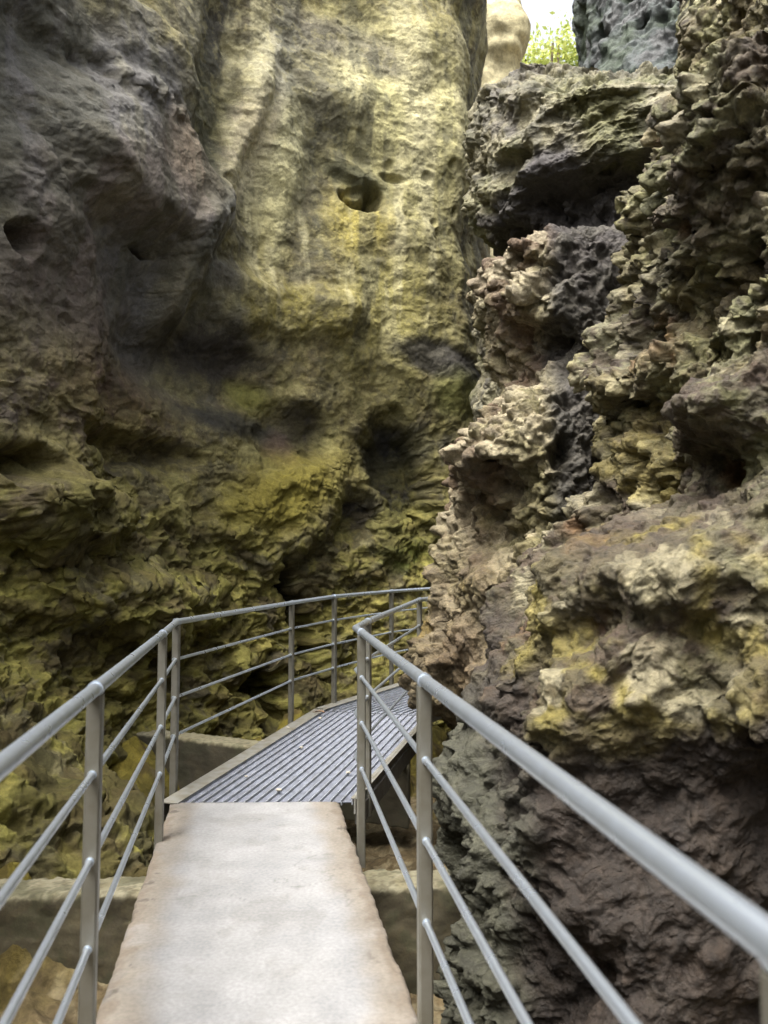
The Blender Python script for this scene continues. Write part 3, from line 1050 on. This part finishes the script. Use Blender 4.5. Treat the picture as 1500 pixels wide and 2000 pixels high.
grating('floor_grating', [(-1.27, 4.84, .0), (-.585, 7.80, .03)], [(-.20, 4.93, .0), (.42, 7.55, .03)], 'ribbed steel floor grating just past the pale concrete slab')
grating('floor_grating', [(-.575, 7.83, .032), (.75, 10.0, .10)], [(.43, 7.58, .032), (1.7, 9.5, .10)], 'farther floor grating that bends away behind the rock')
# steel channel carrying the grating
ch = MB()
for (a, b) in [((-1.28, 4.9, -.09), (-.62, 7.7, -.07)), ((-.16, 4.98, -.12), (.40, 7.5, -.10))]:
    a, b = Vector(a), Vector(b)
    d = (b - a); ln = d.length; d.normalize()
    M = Matrix.Rotation(math.atan2(-d.x, d.y), 3, 'Z')
    ch.box((a + b) / 2, (.05, ln, .12), M)
M_CHAN = steel_material('shaded_channel_steel', (.09, .088, .08), .6, .4, (.06, .055, .045))
o = ch.build('support_channel', M_CHAN)
tag(o, 'pair of long steel channels carrying the grating from beneath', 'support')


# ------------------------------------------------------------------ railings
HT = [1.09, .845, .598, .352]


def railing(name, posts, label, vertices=None, width=.045):
    """posts: (x, y, rise). one railing: handrail, mid rails, posts (> collar)"""
    root = empty(name, (posts[0][0], posts[0][1], 0), label, 'railing')
    path = vertices or posts
    for i, h in enumerate(HT):
        mb = MB()
        mb.tube([(p[0], p[1], p[2] + h) for p in path], 0.0205 if i == 0 else .0105, 24 if i == 0 else 14)
        mb.build('handrail' if i == 0 else 'rail', M_RAIL, root)
    for k, p in enumerate(posts):
        if k > len(posts) - 1: break
        q = path[min(path.index(p) + 1, len(path) - 1)] if p in path else posts[min(k + 1, len(posts) - 1)]
        pr = path[max(path.index(p) - 1, 0)]
        d = Vector((q[0] - pr[0], q[1] - pr[1], 0)).normalized()
        M = Matrix.Rotation(math.atan2(-d.x, d.y), 3, 'Z')
        m = MB()
        z0, z1 = p[2] - .17, p[2] + 1.072
        m.box((p[0], p[1], (z0 + z1) / 2), (width, width, z1 - z0), M)
        ps = m.build('post', M_POST, root)
        c = MB()
        dd = Vector((q[0] - p[0], q[1] - p[1], q[2] - p[2]))
        if dd.length < 1e-4: dd = Vector((p[0] - pr[0], p[1] - pr[1], 0))
        dd.normalize()
        cc = Vector((p[0], p[1], p[2] + HT[0]))
        c.tube([cc - dd * .016, cc + dd * .016], .0245, 24)
        co = c.build('collar', M_RAIL, ps)
        co.location = (0, 0, 0)
        for h in HT[1:]:
            c2 = MB()
            e = Vector((p[0], p[1], p[2] + h))
            c2.tube([e - dd * (width / 2 + .006), e + dd * (width / 2 + .006)], .0135, 14)
            b2_ = c2.build('rail_socket', M_RAIL, ps)
            b2_.location = (0, 0, 0)
    return root


LP = [(-.18, -1.45, 0), (-.517, .43, 0), (-.857, 2.316, 0), (-1.199, 4.201, 0), (-1.372, 5.12, 0), (-.885, 7.42, .02), (-.52, 8.1, .055), (.09, 9.35, .07), (1.0, 10.7, .09)]
railing('railing', LP, 'steel railing along the mossy wall side of the walkway, bending towards the far end')
RP = [(.62, -.96, 0), (.377, .735, 0), (.128, 2.485, 0), (-.125, 4.30, 0), (-.108, 5.16, 0), (.345, 7.5, .045), (1.3, 9.0, .08)]
RV = RP[:4] + [(-.168, 4.59, 0)] + RP[4:]
railing('railing', RP, 'steel railing on the craggy rock side, with a sharp elbow beside the slab end', RV)


# ------------------------------------------------------------------ tree beyond the opening
def leaf_material():
    m, nt, b = new_mat('leaf_green')
    N, L = nt.nodes, nt.links
    oi = N.new('ShaderNodeNewGeometry')
    n = N.new('ShaderNodeTexNoise'); n.inputs['Scale'].default_value = 1.4
    L.new(oi.outputs['Position'], n.inputs['Vector'])
    cr = N.new('ShaderNodeValToRGB')
    cr.color_ramp.elements[0].position = .35; cr.color_ramp.elements[1].position = .65
    cr.color_ramp.elements[0].color = (.26, .32, .08, 1); cr.color_ramp.elements[1].color = (.48, .52, .14, 1)
    L.new(n.outputs[0], cr.inputs[0]); L.new(cr.outputs[0], b.inputs['Base Color'])
    b.inputs['Roughness'].default_value = .5
    tr = N.new('ShaderNodeBsdfTranslucent'); L.new(cr.outputs[0], tr.inputs[0])
    mx = N.new('ShaderNodeMixShader'); mx.inputs[0].default_value = .45
    L.new(b.outputs[0], mx.inputs[1]); L.new(tr.outputs[0], mx.inputs[2])
    L.new(mx.outputs[0], N['Material Output'].inputs[0])
    return m


M_LEAF = leaf_material()
M_BARK = steel_material('bark', (.16, .12, .08), .9, 0, (.10, .08, .06))


def tree(loc, h, crown_c, crown_r, n, label):
    t = empty('tree', loc, label, 'tree')
    rng = np.random.default_rng(7)
    tr = MB()
    base = Vector(loc)
    top = Vector(crown_c)
    pts = [base.lerp(top, k / 6) + Vector((.2 * math.sin(k), .15 * math.cos(k * 1.7), 0)) for k in range(7)]
    for i in range(6):
        tr.tube([pts[i], pts[i + 1]], .22 - .028 * i, 10)
    for k in range(16):
        a = rng.uniform(0, 6.28); e = rng.uniform(-.2, .9)
        p0 = pts[3 + k % 4]
        q = top + Vector((math.cos(a) * crown_r[0], math.sin(a) * crown_r[1], e * crown_r[2])) * .75
        tr.tube([p0, p0.lerp(q, .5) + Vector((0, 0, .2)), q], .04, 6)
    tr.build('trunk', M_BARK, t)
    v = rng.normal(size=(40, 3)); v /= np.linalg.norm(v, axis=1)[:, None]
    cl = v * rng.uniform(.35, 1, (40, 1)) * np.array(crown_r)
    ci = rng.integers(0, 40, n)
    C = cl[ci] + rng.normal(size=(n, 3)) * .32 + np.array(crown_c)
    a = rng.normal(size=(n, 3)); a /= np.linalg.norm(a, axis=1)[:, None]
    b = np.cross(a, rng.normal(size=(n, 3))); b /= np.linalg.norm(b, axis=1)[:, None]
    s = rng.uniform(.05, .11, (n, 1))
    V = np.stack([C - a * s, C + b * s * .5, C + a * s, C - b * s * .5], 1).reshape(-1, 3)
    me = bpy.data.meshes.new('crown')
    me.from_pydata((V - np.array(loc)).tolist(), [], np.arange(4 * n).reshape(-1, 4).tolist())
    me.materials.append(M_LEAF)
    o = bpy.data.objects.new('crown', me); COL.objects.link(o); o.parent = t
    return t


tree((5.6, 24, -1), 16, (5.0, 24, 17.6), (1.9, 1.8, .9), 5000, 'sunlit yellow-green tree beyond the opening above the rocks')


# ------------------------------------------------------------------ litter on the grating
def pebble(loc, r, seed, tone, label, group):
    import bmesh
    bm = bmesh.new()
    bmesh.ops.create_icosphere(bm, subdivisions=3, radius=1)
    V = np.array([v.co[:] for v in bm.verts], np.float32)
    k = 1 + .30 * fbm(V, 1.1, 3, seed) + .10 * facet(V, 2.2, seed)
    for v, q in zip(bm.verts, k):
        v.co = Vector((v.co.x * r * 1.2, v.co.y * r, v.co.z * r * .6)) * float(q)
    me = bpy.data.meshes.new('pebble')
    bm.to_mesh(me); bm.free()
    ca = me.color_attributes.new('tint', 'FLOAT_COLOR', 'POINT')
    c4 = np.ones((len(V), 4), np.float32); c4[:, :3] = lin(tone) * .55
    ca.data.foreach_set('color', c4.reshape(-1))
    me.materials.append(M_CONC)
    o = bpy.data.objects.new('pebble', me); COL.objects.link(o)
    o.location = loc
    tag(o, label, 'pebble', group)
    return o


G = 'pebbles lying on the steel grating'
LB = 'small pale pebble lying on the steel grating'
for i, (x, y, z, r) in enumerate([(-.86, 6.95, .022, .016), (-1.0, 6.45, .018, .014), (-.66, 6.25, .012, .014), (-.68, 5.08, .010, .016), (-.25, 5.50, .012, .014), (-.60, 7.35, .03, .015), (-.95, 5.4, .012, .010)]):
    pebble((x, y, z + r * .35), r, 900 + i, (190, 184, 168), LB, G)
lf = MB()
n = 9
vs = []
for k in range(n):
    t = k / (n - 1)
    w = .022 * math.sin(math.pi * t ** .8) + .001
    cz = .012 * math.sin(math.pi * t)
    vs += [(-w, (t - .5) * .11, cz + .010), (0, (t - .5) * .11, cz), (w, (t - .5) * .11, cz + .010)]
fs = []
for k in range(n - 1):
    for j in (0, 1):
        fs.append([k * 3 + j, k * 3 + j + 1, k * 3 + j + 4, k * 3 + j + 3])
lf.add(vs, fs, True)
lf.tube([(0, .055, .001), (.006, .085, .004)], .0015, 6)
M_DRY = steel_material('dry_leaf', (.16, .09, .045), .8, 0, (.11, .065, .035))
o = lf.build('fallen_leaf', M_DRY)
o.location = (-.62, 7.55, .045); o.rotation_euler = (0, 0, rad(70))
tag(o, 'dry brown curled leaf on the edge of the steel grating', 'leaf')
